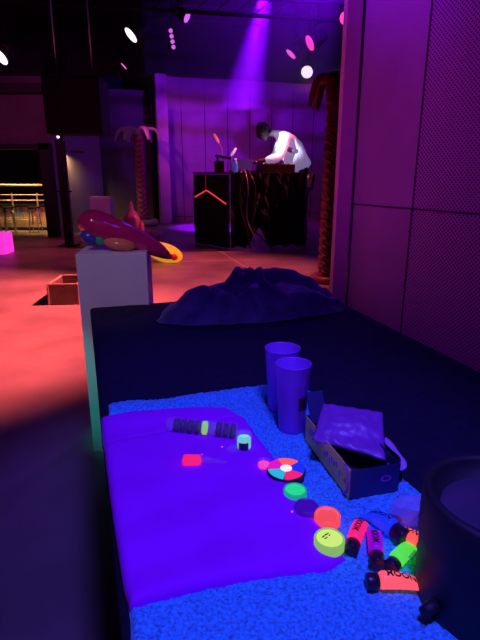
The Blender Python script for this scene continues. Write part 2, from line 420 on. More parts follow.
# ================================================================ TABLE
TZ = 0.56
TL = P(90, 308, TZ); TW = 0.84; TLEN = 1.75
def T(u, v, z=0.0): return TL + U*u - V*v + Vector((0, 0, z))
def uv_of(p): d = Vector(p) - TL; return d.dot(U), -d.dot(V)
t = thing('folding_table', 'long folding table hidden under the black cloth in front', 'table', (TL.x, TL.y, 0), YAW)
bm = N(); box(bm, (TW/2, -TLEN/2, TZ-0.025), (TW-0.03, TLEN-0.03, 0.03)); obj('tabletop', bm, 'black', t)
for x in (0.08, TW-0.08):
    for y in (-0.1, -TLEN+0.1):
        bm = N(); cyl(bm, (x, y, 0), (x, y, TZ-0.04), 0.014); obj('leg', bm, 'metal', t)
# cloth over it: top with soft waves, sides hanging in folds
def cloth_fn(a, b):
    # unfolded sheet with overhang 0.5 on all sides
    oh = 0.52; x = -oh + a*(TW+2*oh); y = -oh + b*(TLEN+2*oh)
    cx, cy = min(max(x, 0), TW), min(max(y, 0), TLEN)
    dx, dy = x-cx, y-cy; d = math.hypot(dx, dy)
    z = TZ
    if d > 1e-6:
        ex, ey = dx/d, dy/d
        s = max(abs(dx), abs(dy)); ph = x*26 if abs(dy) > abs(dx) else y*24
        near = (x > TW or y > TLEN) and x >= 0 and y >= 0
        out = (0.003 if not near else 0.008) + (0.022 if near else 0.0)*min(1, s/0.4)*(0.5+0.5*math.sin(ph + 2*noise.noise(Vector((x*3, y*3, 0)))))
        if dx and dy and near: out += 0.03*min(1, min(abs(dx), abs(dy))/0.2)
        if x < 0: out = -0.03*min(1, s/0.2) + 0.002
        p = Vector((cx + ex*out, cy + ey*out)); z = TZ - s
    else:
        p = Vector((x, y)); z += 0.0015*noise.noise(Vector((x*5, y*7, 1)))
    return T(p.x, p.y) + Vector((0, 0, z-TZ))
bm = N(); grid(bm, 110, 150, cloth_fn)
o = obj('tablecloth', bm, 'black_cloth', smooth=True); tag(o, 'black cloth covering the long table in the foreground', 'tablecloth')
sm = o.modifiers.new('thick', 'SOLIDIFY'); sm.thickness = 0.003; sm.offset = -1

# towel
ta = uv_of(P(108, 402, TZ)); tb = uv_of(P(300, 388, TZ)); 
tu0, tu1 = ta[0]-0.002, tb[0]+0.01; tv0 = (ta[1]+tb[1])/2
def towel_fn(a, b):
    u = tu0 + a*(tu1-tu0) - 0.011*b*(1-a); v = tv0 + b*0.95
    e = min(a, 1-a, b*2)
    n1 = noise.noise(Vector((u*9, v*7, 3)))
    u += 0.012*noise.noise(Vector((v*11, 5, 1)))*(1 if a < .5 else 1); v += 0.014*noise.noise(Vector((u*10, 9, 1)))
    z = 0.007 + 0.004*n1 + 0.0024*noise.noise(Vector((u*160, v*160, 0))) + 0.0012*noise.noise(Vector((u*380, v*380, 4)))
    # gentle crease along the far edge and a ridge next to the cloth
    z += 0.006*math.exp(-((v-tv0-0.035)/0.012)**2) + 0.004*math.exp(-((u-0.35-0.1*(v))/0.015)**2)*(1 if v > .9 else 0)
    if e < 0.012: z *= e/0.012
    return T(u, v, z + 0.0025)
bm = N(); grid(bm, 240, 380, towel_fn)
o = obj('towel', bm, 'towel', smooth=True); tag(o, 'bright blue terry towel spread over the black tablecloth', 'towel')

# folded purple cloth: outline in plan, soft thickness
out_px = [(100, 412), (130, 406), (200, 402), (228, 402), (243, 412), (275, 453), (310, 503), (347, 552), (332, 562), (250, 572), (190, 583), (129, 599), (123, 580), (110, 495), (103, 438)]
ol = [uv_of(P(x, y, TZ+0.022)) for x, y in out_px]
def dist_edge(p, poly):
    best = 9
    for i in range(len(poly)):
        a, b = Vector(poly[i]), Vector(poly[(i+1) % len(poly)]); ab = b-a
        t_ = max(0, min(1, (p-a).dot(ab)/ab.length_squared)); best = min(best, (p-a-ab*t_).length)
    return best
cen = Vector((sum(p[0] for p in ol)/len(ol), sum(p[1] for p in ol)/len(ol)))
dense = []
for i in range(len(ol)):
    a, b = Vector(ol[i]), Vector(ol[(i+1) % len(ol)])
    for k in range(12): dense.append(a.lerp(b, k/12))
bm = N(); rings = []
NR = 60
for r in range(NR+1):
    f = 1 - (1-r/NR)**1.0
    ring = []
    for q in dense:
        p = cen.lerp(q, 1-f*0.985)
        e = dist_edge(p, ol)
        h = 0.0105*(1-math.exp(-e/0.004)) + 0.006
        h += 0.0035*noise.noise(Vector((p.x*5, p.y*14, 2))) + 0.0016*math.sin(p.y*60+4*p.x+3*noise.noise(Vector((p.x*4, p.y*4, 0))))
        # second folded layer near the front edge
        lv = (p.y - (0.93 - 0.10*(p.x-0.1)))
        h += 0.0030/(1+math.exp(-lv/0.002)) - 0.004*math.exp(-((lv+0.003)/0.004)**2)
        ring.append(bm.verts.new(T(p.x, p.y, h)))
    rings.append(ring)
n = len(dense)
base = [bm.verts.new(T(q.x, q.y, 0.005)) for q in dense]
rings.insert(0, base)
for a, b in zip(rings, rings[1:]):
    for k in range(n):
        f = bm.faces.new((a[k], a[(k+1) % n], b[(k+1) % n], b[k])); f.smooth = True
bm.faces.new(rings[-1])
o = obj('folded_cloth', bm, 'purple_cloth', smooth=True); tag(o, 'smooth violet cloth folded flat on top of the blue towel', 'cloth')
CLZ = TZ+0.0165; TWZ = TZ+0.0115    # resting heights

# coat heap at the far end
def coat_fn(a, b):
    th = a*2*PI
    rr = b
    R_ = 1 + 0.16*noise.noise(Vector((math.cos(th)*1.6, math.sin(th)*1.6, 7))) + 0.07*noise.noise(Vector((math.cos(th)*5, math.sin(th)*5, 2)))
    x = 0.315*R_*rr*math.cos(th); y = 0.17*R_*rr*math.sin(th)
    q = Vector((x*4.2, y*6.0, 3.1)); wv = noise.noise(q*1.1)*0.8
    rid = max(0, 1-(noise.noise(Vector((x*7.5+wv*2.0, y*8.5+wv, 1.7)))*3.4)**2)
    rid2 = max(0, 1-(noise.noise(Vector((x*15+wv*2, y*17-wv*2, 5.2)))*3.6)**2)
    lump = 0.75 + 0.25*math.exp(-((x+0.05)/0.10)**2)+0.20*math.exp(-((x-0.17)/0.10)**2)+0.12*math.exp(-((x+.22)/.08)**2) - 0.35*max(0, x-0.2)
    env = (1-rr**2.6)
    h = env*(0.078*lump + 0.046*rid + 0.016*rid2) + 0.006*(1-rr**8)
    return T(0.515 + x, 0.19 + y, max(h, 0.002)+0.002) + U*0.0
bm = N(); vv = grid(bm, 220, 70, coat_fn); bmesh.ops.remove_doubles(bm, verts=bm.verts[:], dist=0.0005)
o = obj('coat', bm, 'coat', smooth=True); tag(o, 'crumpled dark coat heaped on the far end of the black table', 'coat')

# ---------------------------------------------------------------- small things on the towel
def place(o, px, py, z, rotz=0.0): o.location = P(px, py, z); o.rotation_euler = (0, 0, rotz)
# frosted cups
def cup(px, py, z, label, h, r0, r1, lvl):
    p = P(px, py, z); t = thing('plastic_cup', label, 'cup', p, 0.4, 'frosted plastic cups')
    bm = N(); lathe(bm, [(0, 0.0015), (r0*0.93, 0.0015), (r0, 0.0), (r0+0.0008, 0.004), (r1, h-0.002), (r1+0.0012, h-0.001), (r1+0.0012, h), (r1-0.0008, h), (r1-0.0016, h-0.002), (r0-0.0012, 0.004), (0, 0.003)], 48)
    obj('cup_wall', bm, 'frosted_cup', t, True)
    rl = r0+(r1-r0)*lvl
    bm = N(); lathe(bm, [(0, 0.005), (r0-0.003, 0.005), (rl-0.003, h*lvl), (0, h*lvl)], 40); obj('drink', bm, 'cup_drink', t, True)
    # printed patch curved on the side
    bm = N()
    def pf(a, b):
        an = math.radians(-72+a*48); zz = h*(0.36+0.20*b); rr = r0+(r1-r0)*zz/h+0.0006
        return Vector((rr*math.cos(an-0.4), rr*math.sin(an-0.4), zz))
    grid(bm, 10, 4, pf); obj('printed_mark', bm, 'glit_b', t, True)
    return t
cup(281, 408, TWZ, 'tall frosted plastic cup standing further back on the towel', 0.121, 0.0235, 0.0315, 0.55)
cup(291.5, 428, TWZ, 'tall frosted plastic cup in front of the other, nearer the carton', 0.121, 0.0225, 0.0290, 0.60)

# paint pots
def pot(px, py, z, label, m, r, h, top='flat', side=None):
    t = thing('paint_pot', label, 'paint pot', P(px, py, z), 0.3, 'fluorescent paint pots')
    bm = N(); lathe(bm, [(0, 0), (r*0.96, 0), (r, 0.001), (r, h-0.0015), (r*0.95, h), (r*0.86, h), (r*0.83, h-0.002), (0, h-0.002)], 40)
    obj('pot_body', bm, side or m, t, True)
    bm = N()
    if top == 'dish': lathe(bm, [(r*0.84, h-0.0012), (r*0.6, h-0.004), (r*0.3, h-0.0055), (0, h-0.006)], 36); 
    else: lathe(bm, [(r*0.84, h-0.0012), (r*0.4, h-0.0006), (0, h-0.0008)], 36)
    obj('paint', bm, m, t, True)
    return t
pot(295, 497, CLZ-0.002, 'small green fluorescent paint pot below the colour wheel', 'fl_green', 0.0158, 0.0125, side='shaded_side_green')
pot(306, 512, CLZ-0.002, 'small dark violet paint pot between green and orange pots', 'fl_violet_dark', 0.0155, 0.0105, side='fl_violet_dark')
pot(327, 523, TWZ, 'orange paint pot with a scooped hollow in its paint', 'dish_orange', 0.0165, 0.0135, 'dish', side='shaded_side_orange')
y_pot = pot(329, 547, CLZ, 'yellow-green glowing paint pot nearest the cloth edge', 'fl_yellow', 0.0180, 0.0135, side='shaded_side_yellow')
bm = N()
for i, (x, y, s, w_) in enumerate([(-.006, .004, .004, .0016), (-.002, .006, .003, .0016), (.001, .007, .004, .0012), (-.004, .001, .005, .0012), (.002, .004, .003, .0010)]):
    box(bm, (x, y, 0.0130), (s, w_, 0.0006), Euler((0, 0, 0.5)))
obj('printed_mark', bm, 'ink', y_pot)
pk = thing('glitter_pot', 'tiny clear pot of glowing pink paint beside the colour wheel', 'paint pot', P(264, 468, CLZ), 0)
bm = N(); lathe(bm, [(0, 0), (.0095, 0), (.0105, .002), (.0105, .011), (.0095, .011), (.0088, .003), (0, .003)], 28); obj('pot_body', bm, 'clear_plastic', pk, True)
bm = N(); lathe(bm, [(0, .0031), (.0086, .0031), (.0088, .007), (0, .0075)], 24); obj('paint', bm, 'fl_pink', pk, True)

# colour wheel palette
t = thing('colour_wheel_palette', 'round face paint palette with five coloured wedges and a pale centre', 'palette', P(286, 473, CLZ-0.001), math.radians(8))
bm = N(); lathe(bm, [(0, 0), (.0275, 0), (.0285, .001), (.0285, .006), (.0275, .007), (0, .0066)], 48); obj('palette_case', bm, 'cap_black', t, True)
cols = ['fl_blue', 'fl_orange', 'fl_magenta', 'fl_teal', 'fl_red']
for k in range(5):
    bm = N(); a0 = math.radians(-38 + k*72 + 1.5); a1 = math.radians(-38 + (k+1)*72 - 1.5)
    poly = [(.0075*math.cos(a0+(a1-a0)*i/6), .0075*math.sin(a0+(a1-a0)*i/6)) for i in range(7)] + [(.0268*math.cos(a1+(a0-a1)*i/12), .0268*math.sin(a1+(a0-a1)*i/12)) for i in range(13)]
    prism(bm, poly, .0066, .0082); o = obj('paint_wedge', bm, cols[k], t)
    o['label'] = ['blue', 'orange', 'magenta', 'teal', 'red'][k] + ' paint wedge'
bm = N(); lathe(bm, [(.0085, .0066), (.0085, .0086), (.006, .0094), (0, .0096)], 28); obj('paint_centre', bm, 'fl_white', t, True)['label'] = 'pale round centre paint'

# paint tubes: cap, shouldered body running out to a flat crimp
def paint_tube(pa, pb, m, label, z=TWZ, end_dark=False, txt=True, r=0.0088, cap='cap_black', capl=0.014, roll=0.0):
    a, b = P(*pa, z), P(*pb, z); d = b-a; L = d.length
    t = thing('paint_tube', label, 'paint tube', a, math.atan2(d.y, d.x), 'fluorescent paint tubes')
    bm = N(); lathe(bm, [(0, 0), (r*0.92, 0), (r*0.98, 0.001), (r*0.98, capl-0.001), (r*0.8, capl), (0, capl)], 24)
    bmesh.ops.transform(bm, matrix=Matrix.Translation((0, 0, r)) @ Matrix.Rotation(PI/2, 4, 'Y'), verts=bm.verts[:])
    obj('cap', bm, cap, t, True)
    bm = N(); NS = 26; seg = 28; rs = []; L2 = L-capl
    for i in range(NS+1):
        s = i/NS; x = capl + s*L2
        k = s**2.4
        if s < 0.05: rr = r*(0.75+0.25*s/0.05)
        else: rr = r
        hw = rr*(1+0.08*k); hh = rr*(1-k)+0.0007; 
        zc = 0.0005 + hh + 0.0004
        rs.append([bm.verts.new((x, hw*math.cos(2*PI*q/seg), zc + hh*math.sin(2*PI*q/seg))) for q in range(seg)])
    for i in range(NS):
        for q in range(seg):
            f = bm.faces.new((rs[i][q], rs[i][(q+1) % seg], rs[i+1][(q+1) % seg], rs[i+1][q])); f.smooth = True
            f.material_index = 1 if (end_dark and i > NS*0.78) else 0
    bm.faces.new(rs[0]); bm.faces.new(rs[-1][::-1]).material_index = 1 if end_dark else 0
    obj('tube_body', bm, [m, 'cap_black'], t, True)
    if txt:
        me = text_mesh('MOON', 0.0105)
        sgn = -1 if txt == 'flip' else 1
        for v in me.vertices:     # wrap the word over the sloping tube surface
            x = capl + L2*0.48 + v.co.x*sgn; y = v.co.y*sgn
            s = (x-capl)/L2; k = max(0, min(1, s))**2.4; hh = r*(1-k)+0.0007; hw = r*(1+0.08*k)
            v.co = Vector((x, y, 0.0009+hh + hh*math.sqrt(max(0.05, 1-(y/hw)**2)) + 0.0003 + v.co.z))
        obj('lettering', me, 'ink', t)
    return t
paint_tube((350, 557), (363, 521), 'fl_red', 'red paint tube standing lengthways beside the yellow pot', end_dark=True)
paint_tube((405, 546), (365, 515), 'fl_blue', 'blue paint tube slanting behind the purple one', end_dark=False, r=0.0105, capl=0.018, txt='flip')
paint_tube((377, 572), (373, 531), 'fl_purple', 'purple paint tube between the red and the green tube', capl=0.016)
paint_tube((389, 575), (414, 546), 'fl_lime', 'lime green paint tube with its cap towards the coral tube', capl=0.012, txt=False)
paint_tube((366, 588), (424, 587), 'fl_coral', 'coral paint tube lying crossways nearest the camera', capl=0.013)
paint_tube((428, 556), (392, 530), 'fl_coral', 'coral tube half hidden behind the black lamp', capl=0.012, txt='flip', r=0.0088)
o = obj('grey_label', box(N(), (0, 0, 0), (0.018, 0.013, 0.0006), bev=0.0002), 'clear_bag')
o.location = P(410, 553, TWZ+0.012); o.rotation_euler = (0, 0.1, math.radians(48)); tag(o, 'small translucent sticker on the lime green paint tube', 'sticker')

# stack of glitter jars lying on the cloth
a = P(168, 431, CLZ); b = P(238, 438, CLZ); d = b-a; L = d.length
t = thing('glitter_jar_stack', 'row of screwed-together clear glitter jars lying on the violet cloth', 'jar stack', a, math.atan2(d.y, d.x))
n = 10; jl = L/n; R0_ = 0.0128
gm = ['clear_plastic', 'glit_a', 'glit_c', 'glit_b', 'glit_b', 'glit_lime', 'clear_plastic', 'glit_a', 'glit_b', 'glit_c']
rotx = Matrix.Rotation(PI/2, 4, 'Y')
for k in range(n):
    bm = N(); lathe(bm, [(0, 0), (R0_*0.9, 0), (R0_, .0008), (R0_, jl*0.62), (R0_*0.93, jl*0.70), (R0_*0.93, jl*0.93), (0, jl*0.96)], 26)
    bmesh.ops.transform(bm, matrix=Matrix.Translation((k*jl, 0, R0_)) @ rotx, verts=bm.verts[:])
    j = obj('jar', bm, 'clear_plastic', t, True)
    if k:
        bm = N(); lathe(bm, [(0, .0012), (R0_*0.86, .0012), (R0_*0.88, jl*0.60), (0, jl*0.60)], 22)
        bmesh.ops.transform(bm, matrix=Matrix.Translation((k*jl, 0, R0_)) @ rotx, verts=bm.verts[:])
        obj('glitter', bm, gm[k], j, True)
# upright jar with mint contents
t = thing('glitter_jar', 'upright clear jar with mint green glitter and a dark label', 'jar', P(244, 449, CLZ), -1.2)
bm = N(); lathe(bm, [(0, 0), (.0112, 0), (.0122, .001), (.0122, .019), (.0128, .0195), (.0128, .027), (.0118, .028), (.0110, .0275), (.0110, .002), (0, .002)], 32); obj('jar_wall', bm, 'clear_plastic', t, True)
bm = N(); lathe(bm, [(0, .0021), (.0106, .0021), (.0106, .020), (0, .0215)], 28); obj('glitter', bm, 'fl_mint', t, True)
bm = N(); grid(bm, 10, 3, lambda a_, b_: Vector((.0126*math.cos(-1.1+a_*1.3), .0126*math.sin(-1.1+a_*1.3), .003+.014*b_))); obj('jar_label', bm, 'carton_blue', t, True)
# crumpled clear wrapper next to it
bm = N(); bmesh.ops.create_icosphere(bm, subdivisions=3, radius=1)
for v in bm.verts:
    n_ = 1+0.45*noise.noise(v.co*2.3+Vector((5, 1, 2))); v.co = Vector((v.co.x*.011*n_, v.co.y*.007*n_, max(0, .006+v.co.z*.006*n_)))
o = obj('wrapper', bm, 'clear_plastic'); o.location = P(234, 453, CLZ); tag(o, 'scrap of clear wrapping beside the upright mint jar', 'wrapper')
# pink bottle with clear tapered nozzle
a = P(180, 465, CLZ); b = P(222, 466, CLZ); d = b-a
t = thing('dropper_bottle', 'small neon red bottle with a clear pointed cap lying on the cloth', 'bottle', a, math.atan2(d.y, d.x))
bm = N(); box(bm, (.018, 0, .0080), (.028, .016, .015), bev=.005); obj('bottle_body', bm, 'fl_red', t)
bm = N(); cyl(bm, (.032, 0, .0085), (.036, 0, .0085), .006, .0055, 18); cyl(bm, (.036, 0, .0085), (.050, 0, .007), .0075, .005, 20); cyl(bm, (.050, 0, .007), (.073, 0, .005), .005, .002, 20)
obj('cap', bm, 'clear_plastic', t)['label'] = 'clear pointed cap'
bd0 = None
for i, (x, y) in enumerate([(222, 448), (222, 454), (221, 463), (202, 456), (292, 513)]):
    bm = N(); ball(bm, (0, 0, .0015), .0017, seg=10)
    o = obj('bead', bm, 'fl_pink' if i != 2 else 'fl_orange'); o.location = P(x, y, CLZ)
    tag(o, ['tiny glowing pink bead left of the upright mint jar, upper of the close pair', 'tiny glowing pink bead left of the mint jar, lower of the close pair', 'tiny orange bead at the tip of the clear pointed cap', 'tiny pink bead above the neck of the dropper bottle', 'tiny pink bead on the violet cloth left of the dark violet pot'][i], 'bead', 'loose glowing beads')

# open carton with plastic pouch
BA = P(305, 440, TWZ); BB = P(349, 500, TWZ); dv = (BB-BA); bl = dv.length; dn = dv.normalized()
sx = Vector((-dn.y, dn.x, 0)); 
if sx.x < 0: sx = -sx
bw, bh = 0.074, 0.045
t = thing('open_carton', 'open printed carton with one pale side beside the cups', 'box', BB, math.atan2(sx.y, sx.x))
tk = 0.0012
bm = N(); box(bm, (bw/2, bl/2, tk/2), (bw, bl, tk)); obj('carton_base', bm, 'carton_inside', t)
bm = N(); box(bm, (tk/2, bl/2, bh/2), (tk, bl, bh)); pl = obj('side_panel', bm, 'paper_print', t); pl['label'] = 'pale printed side'
mk = N()
rnd = random.Random(3)
for k in range(16):
    y = bl*(0.10+0.78*k/15); z = bh*(0.35+0.35*rnd.random()); box(mk, (-0.0004, y, z), (0.0005, 0.003+.003*rnd.random(), 0.002+0.010*rnd.random()), Euler((rnd.uniform(-.6, .6), 0, 0)))
obj('printed_pattern', mk, 'print_violet', pl)
mk = N()
tube(mk, [Vector((-0.0006, 0.004+0.013+0.013*math.cos(a_), 0.023+0.022*math.sin(a_))) for a_ in [PI*0.5+PI*1.0*i/16 for i in range(17)]], 0.0022, 8)
obj('printed_ring', mk, 'print_violet', pl)
bm = N(); box(bm, (bw/2, tk/2, bh/2), (bw, tk, bh)); fp = obj('end_panel', bm, 'carton_blue', t)
me = text_mesh('O', 0.016); 
for v in me.vertices: v.co = Vector((v.co.x*1.3 + bw*0.72, -0.0004+v.co.z, v.co.y*0.8 + bh*0.55))
obj('printed_ring', me, 'print_violet', fp)
bm = N(); box(bm, (bw-tk/2, bl/2, bh/2), (tk, bl, bh)); box(bm, (bw/2, bl-tk/2, bh/2), (bw, tk, bh)); obj('rear_panels', bm, 'carton_blue', t)
bm = N(); box(bm, (0, 0, 0), (0.028, 0.002, 0.05)); fl_ = obj('flap', bm, 'carton_blue', t); fl_.location = (0.016, bl-0.004, bh+0.016); fl_.rotation_euler = (-0.5, 0, 0)
# pouch: pillow between four corners
cr = [PY(323, 403, .725), PY(383, 412, .715), PY(386, 461, .625), PY(312, 440, .665)]
def pouch_fn(sg):
    def f(a_, b_):
        p = (cr[0]*(1-a_)+cr[1]*a_)*(1-b_) + (cr[3]*(1-a_)+cr[2]*a_)*b_
        nrm = (cr[1]-cr[0]).cross(cr[0]-cr[3]).normalized()
        e = (4*a_*(1-a_))**.6*(4*b_*(1-b_))**.6
        crk = 0.0035*noise.noise(Vector((a_*3, b_*3.5, 1)))*min(1, e*2)+0.0018*noise.noise(Vector((a_*9, b_*8, 4)))
        return p + nrm*(sg*0.008*e + crk)
    return f
bm = N(); grid(bm, 40, 30, pouch_fn(1)); grid(bm, 40, 30, pouch_fn(-1)); bmesh.ops.remove_doubles(bm, verts=bm.verts[:], dist=0.0003)
o = obj('plastic_pouch', bm, 'pouch', smooth=True); tag(o, 'violet plastic pouch lying tilted across the open carton', 'pouch')
# crumpled strap of film from the carton
pts = spline([PY(384, 438, .68), PY(393, 448, .655), PY(403, 460, .625), PY(401, 468, .615), PY(394, 466, .625), PY(389, 462, .63)], 8)
bm = N(); tube(bm, pts, [0.0045+0.002*math.sin(i*0.35) for i in range(len(pts))], 7, flat=0.35)
o = obj('plastic_film', bm, 'foil'); tag(o, 'twisted strip of shiny film curling out of the carton', 'film')
pts = spline([PY(380, 440, .69), PY(392, 452, .66), PY(398, 468, .64), PY(399, 482, .63), PY(396, 494, .625)], 8)
bm = N(); tube(bm, pts, 0.0045, 8); o = obj('black_cable', bm, 'black_gloss'); tag(o, 'black cable coiled over the right side of the carton', 'cable')
# clear bag behind the tubes
bm = N(); bmesh.ops.create_icosphere(bm, subdivisions=2, radius=1)
for v in bm.verts:
    n_ = 1+0.38*noise.noise(v.co*1.8+Vector((2, 7, 1))); v.co = Vector((v.co.x*.025*n_, v.co.y*.017*n_, max(0.0, .018+v.co.z*.022*n_)))
o = obj('clear_bag', bm, 'clear_bag'); o.location = P(408, 522, TWZ); tag(o, 'crumpled clear plastic bag between the carton and black lamp', 'bag')
bm = N(); ball(bm, (0, 0, .004), (.011, .007, .004)); o = obj('paint_pot', bm, 'cap_black', smooth=True); o.location = P(393, 522, TWZ); tag(o, 'small dark round blob beside the clear plastic bag', 'paint pot')  # unidentified dark blob, not a known paint pot
# big black lamp at the right edge
lc = Vector((0.264, 0.425, TZ+0.004))
t = thing('stage_lamp', 'large black round lamp housing at the right edge of the table', 'lamp', lc, 0.0)
hh_ = 0.128; rr_ = 0.078
bm = N(); lathe(bm, [(0, 0), (rr_*0.94, 0), (rr_*0.97, 0.006), (rr_*0.97, 0.05), (rr_*0.98, 0.07), (rr_, 0.075), (rr_, hh_-0.004), (rr_-0.003, hh_), (rr_-0.008, hh_), (rr_-0.010, hh_-0.004), (rr_-0.013, hh_-0.02), (0, hh_-0.022)], 56); obj('housing', bm, 'lamp_black', t, True)
bm = N(); lathe(bm, [(rr_-0.014, hh_-0.021), (rr_*0.5, hh_-0.017), (0, hh_-0.015)], 48); obj('lens', bm, 'lamp_lens', t, True)
bm = N(); cyl(bm, (-rr_+.012, -.026, .022), (-rr_-.006, -.038, .022), .007, .006, 16); obj('knob', bm, 'lamp_black', t)

# ================================================================ PLINTH AND TOYS
PH = 0.737
pc = P(93, 455, 0)
t = obj('plinth', box(N(), (0.1175, 0.10, PH/2), (0.232, 0.20, PH), bev=0.002), 'white_plinth'); t.location = pc + U*0.002 + V*0.02; t.rotation_euler = (0, 0, math.radians(6))
tag(t, 'tall white box plinth standing behind the black table, left corner', 'plinth')
# inflatable on the plinth
yy = 1.74
def Q(px, py, y=yy): return PY(px, py, y)
t = thing('inflatable_bird', 'magenta inflatable bird with a long tapering tail lying on the white plinth', 'inflatable toy', (0, 0, 0))
pts = spline([Q(80, 229), Q(85, 225), Q(93, 224), Q(104, 228), Q(120, 233), Q(140, 241, 1.75), Q(158, 250, 1.76), Q(168, 256, 1.77), Q(172, 258.5, 1.77)], 6)
rp = [.006, .036, .050, .050, .043, .035, .026, .013, .002]; rad = []
for i in range(len(pts)):
    s = i/6; k = min(int(s), len(rp)-2); f = s-k; rad.append(rp[k]*(1-f)+rp[k+1]*f)
bm = N(); tube(bm, pts, rad, 24); obj('body', bm, 'inflate_magenta', t, True)
bm = N(); ball(bm, Q(120, 243.5, 1.72), (.058, .04, .024), Euler((0, .18, 0))); obj('belly', bm, 'inflate_orange', t, True)['label'] = 'orange belly'
bm = N(); ball(bm, Q(90, 237, 1.72), (.033, .03, .026), Euler((0, .3, 0))); obj('beak', bm, 'inflate_blue', t, True)['label'] = 'dark blue lower head'
bm = N(); ball(bm, Q(100, 240, 1.71), (.018, .012, .018)); obj('foot', bm, 'inflate_green', t, True)['label'] = 'green foot'
bm = N(); ball(bm, Q(94.5, 230, 1.695), (.006, .003, .006)); obj('eye', bm, 'ink', t, True)
# yellow inflatable on the floor further back
yf = P(166, 262).y
t = thing('inflatable_ring', 'yellow inflatable oval with a red spot lying beyond the plinth', 'inflatable toy', P(165, 262), math.radians(-8))
k = P(165, 262).length/500*1.1
bm = N(); ball(bm, (0, 0, 8.5*k), (17*k, 10*k, 8.5*k), Euler((0, .28, 0)), 28); obj('body', bm, 'inflate_yellow', t, True)
bm = N(); ball(bm, (10.5*k, -7.5*k, 6*k), (3.6*k, 2.2*k, 2.8*k), Euler((0, .2, 0))); obj('spot', bm, 'inflate_red', t, True)['label'] = 'round red spot'
# pink glossy figure
p = P(133, 239); k = p.y/500
t = thing('inflatable_flamingo', 'pink glossy inflatable figure with an upright pointed top', 'inflatable toy', p, 0)
bm = N(); lathe(bm, [(0, 0), (6*k, 0.5*k), (8*k, 5*k), (8.5*k, 13*k), (8*k, 20*k), (6*k, 25*k), (3*k, 28*k), (2.2*k, 31*k), (1.9*k, 34*k), (.8*k, 36.5*k), (0, 37*k)], 24); obj('body', bm, 'inflate_pink', t, True)
bm = N(); ball(bm, (-8.5*k, -2*k, 11*k), (3.5*k, 3*k, 6*k)); obj('wing', bm, 'inflate_pink', t, True)
bm = N(); ball(bm, (9*k, -2*k, 11*k), (3.5*k, 3*k, 7*k)); obj('wing', bm, 'inflate_pink', t, True)
for (x, y, r, lb) in [(147, 236, 5.5, 'pink glossy inflatable ball beside the pointed pink figure'), (156, 237, 5, 'rightmost pink glossy inflatable ball near the dark booth shadow')]:
    p = P(x, y+2); k = p.y/500; bm = N(); ball(bm, (0, 0, r*k), (r*k*1.15, r*k, r*k)); 
    o = obj('inflatable_ball', bm, 'inflate_pink', smooth=True); o.location = p; tag(o, lb, 'inflatable ball', 'pink inflatable balls')
p = P(147, 226); k = p.y/500
# inflatable palms
def palm(p, h, r, tm, label, base, nrib=16, leaf=0.35, lz=0.0):
    t = thing('inflatable_palm', label, 'inflatable palm', p, 0)
    prof = [(0, 0.02)]
    for i in range(nrib*6+1):
        s = i/(nrib*6); prof.append((r*(1-0.15*s)*(0.82+0.18*abs(math.sin(PI*nrib*s))), 0.03+s*(h-0.03)))
    prof.append((0, h+0.01))
    bm = N(); lathe(bm, prof, 20); obj('trunk', bm, tm, t, True)
    bm = N()
    for i in range(nrib):      # zig-zag marking down the trunk front
        z = 0.06+(h-0.12)*(i+0.5)/nrib
        for s_ in (-1, 1):
            cyl(bm, (s_*r*0.75, -r*0.72, z+0.03), (0, -r*1.0, z-0.02), 0.009, 0.009, 6)
    obj('trunk_pattern', bm, 'palm_groove', t)
    for i in range(6):
        a_ = PI*i/3 + 0.12; d_ = Vector((math.cos(a_), math.sin(a_), 0))
        pts = spline([Vector((0, 0, h-0.03)), d_*leaf*0.35+Vector((0, 0, h+0.10+lz)), d_*leaf*0.8+Vector((0, 0, h+0.08+lz)), d_*leaf*1.05+Vector((0, 0, h-0.10))], 6)
        bm = N(); tube(bm, pts, [0.02+0.045*math.sin(PI*min(1, (q+3)/(len(pts)+3))) for q in range(len(pts))], 10, flat=0.5); obj('leaf', bm, 'palm_leaf' if base else 'palm_trunk_dark', t, True)
    if base:
        bm = N(); pts = [Vector((r*2.4*math.cos(q), r*1.6*math.sin(q), 0.07)) for q in [2*PI*i/24 for i in range(25)]]; tube(bm, pts, 0.065, 10); obj('base_ring', bm, 'inflate_olive', t, True)
    else:
        bm = N(); pts = [Vector((r*1.1*math.cos(q), r*1.1*math.sin(q), 0.035)) for q in [2*PI*i/24 for i in range(25)]]; tube(bm, pts, 0.033, 10); obj('base_ring', bm, 'palm_trunk_dark', t, True)
    return t
pp = P(143, 226); palm(pp, 1.62, 0.10, 'palm_trunk', 'red inflatable palm tree with drooping pale leaves by the far wall', True, 17, 0.40)
pp = P(327, 282); palm(pp, 1.62, 0.098, 'palm_trunk_dark', 'dark red inflatable palm tree between the booth and right pillar', False, 20, 0.22, 0.02)
# things at the foot of that palm
p = P(317, 276); bm = N()
for i in range(5):
    q = [Vector((0.06*math.cos(s)+.01*i, 0.045*math.sin(s+i), .012+.004*i)) for s in [2*PI*j/14 for j in range(15)]]; tube(bm, q, .007, 6)
o = obj('cable_coil', bm, 'metal'); o.location = p; tag(o, 'coiled cable on the floor at the foot of the dark palm', 'cable')

# pale far plinth
p = P(104, 234); k = p.y/500
o = obj('plinth', box(N(), (0, 0, 18*k), (19.5*k, 12*k, 36*k), bev=.004), 'white_plinth'); o.location = p; tag(o, 'small pale plinth in the distance behind the magenta bird', 'plinth')
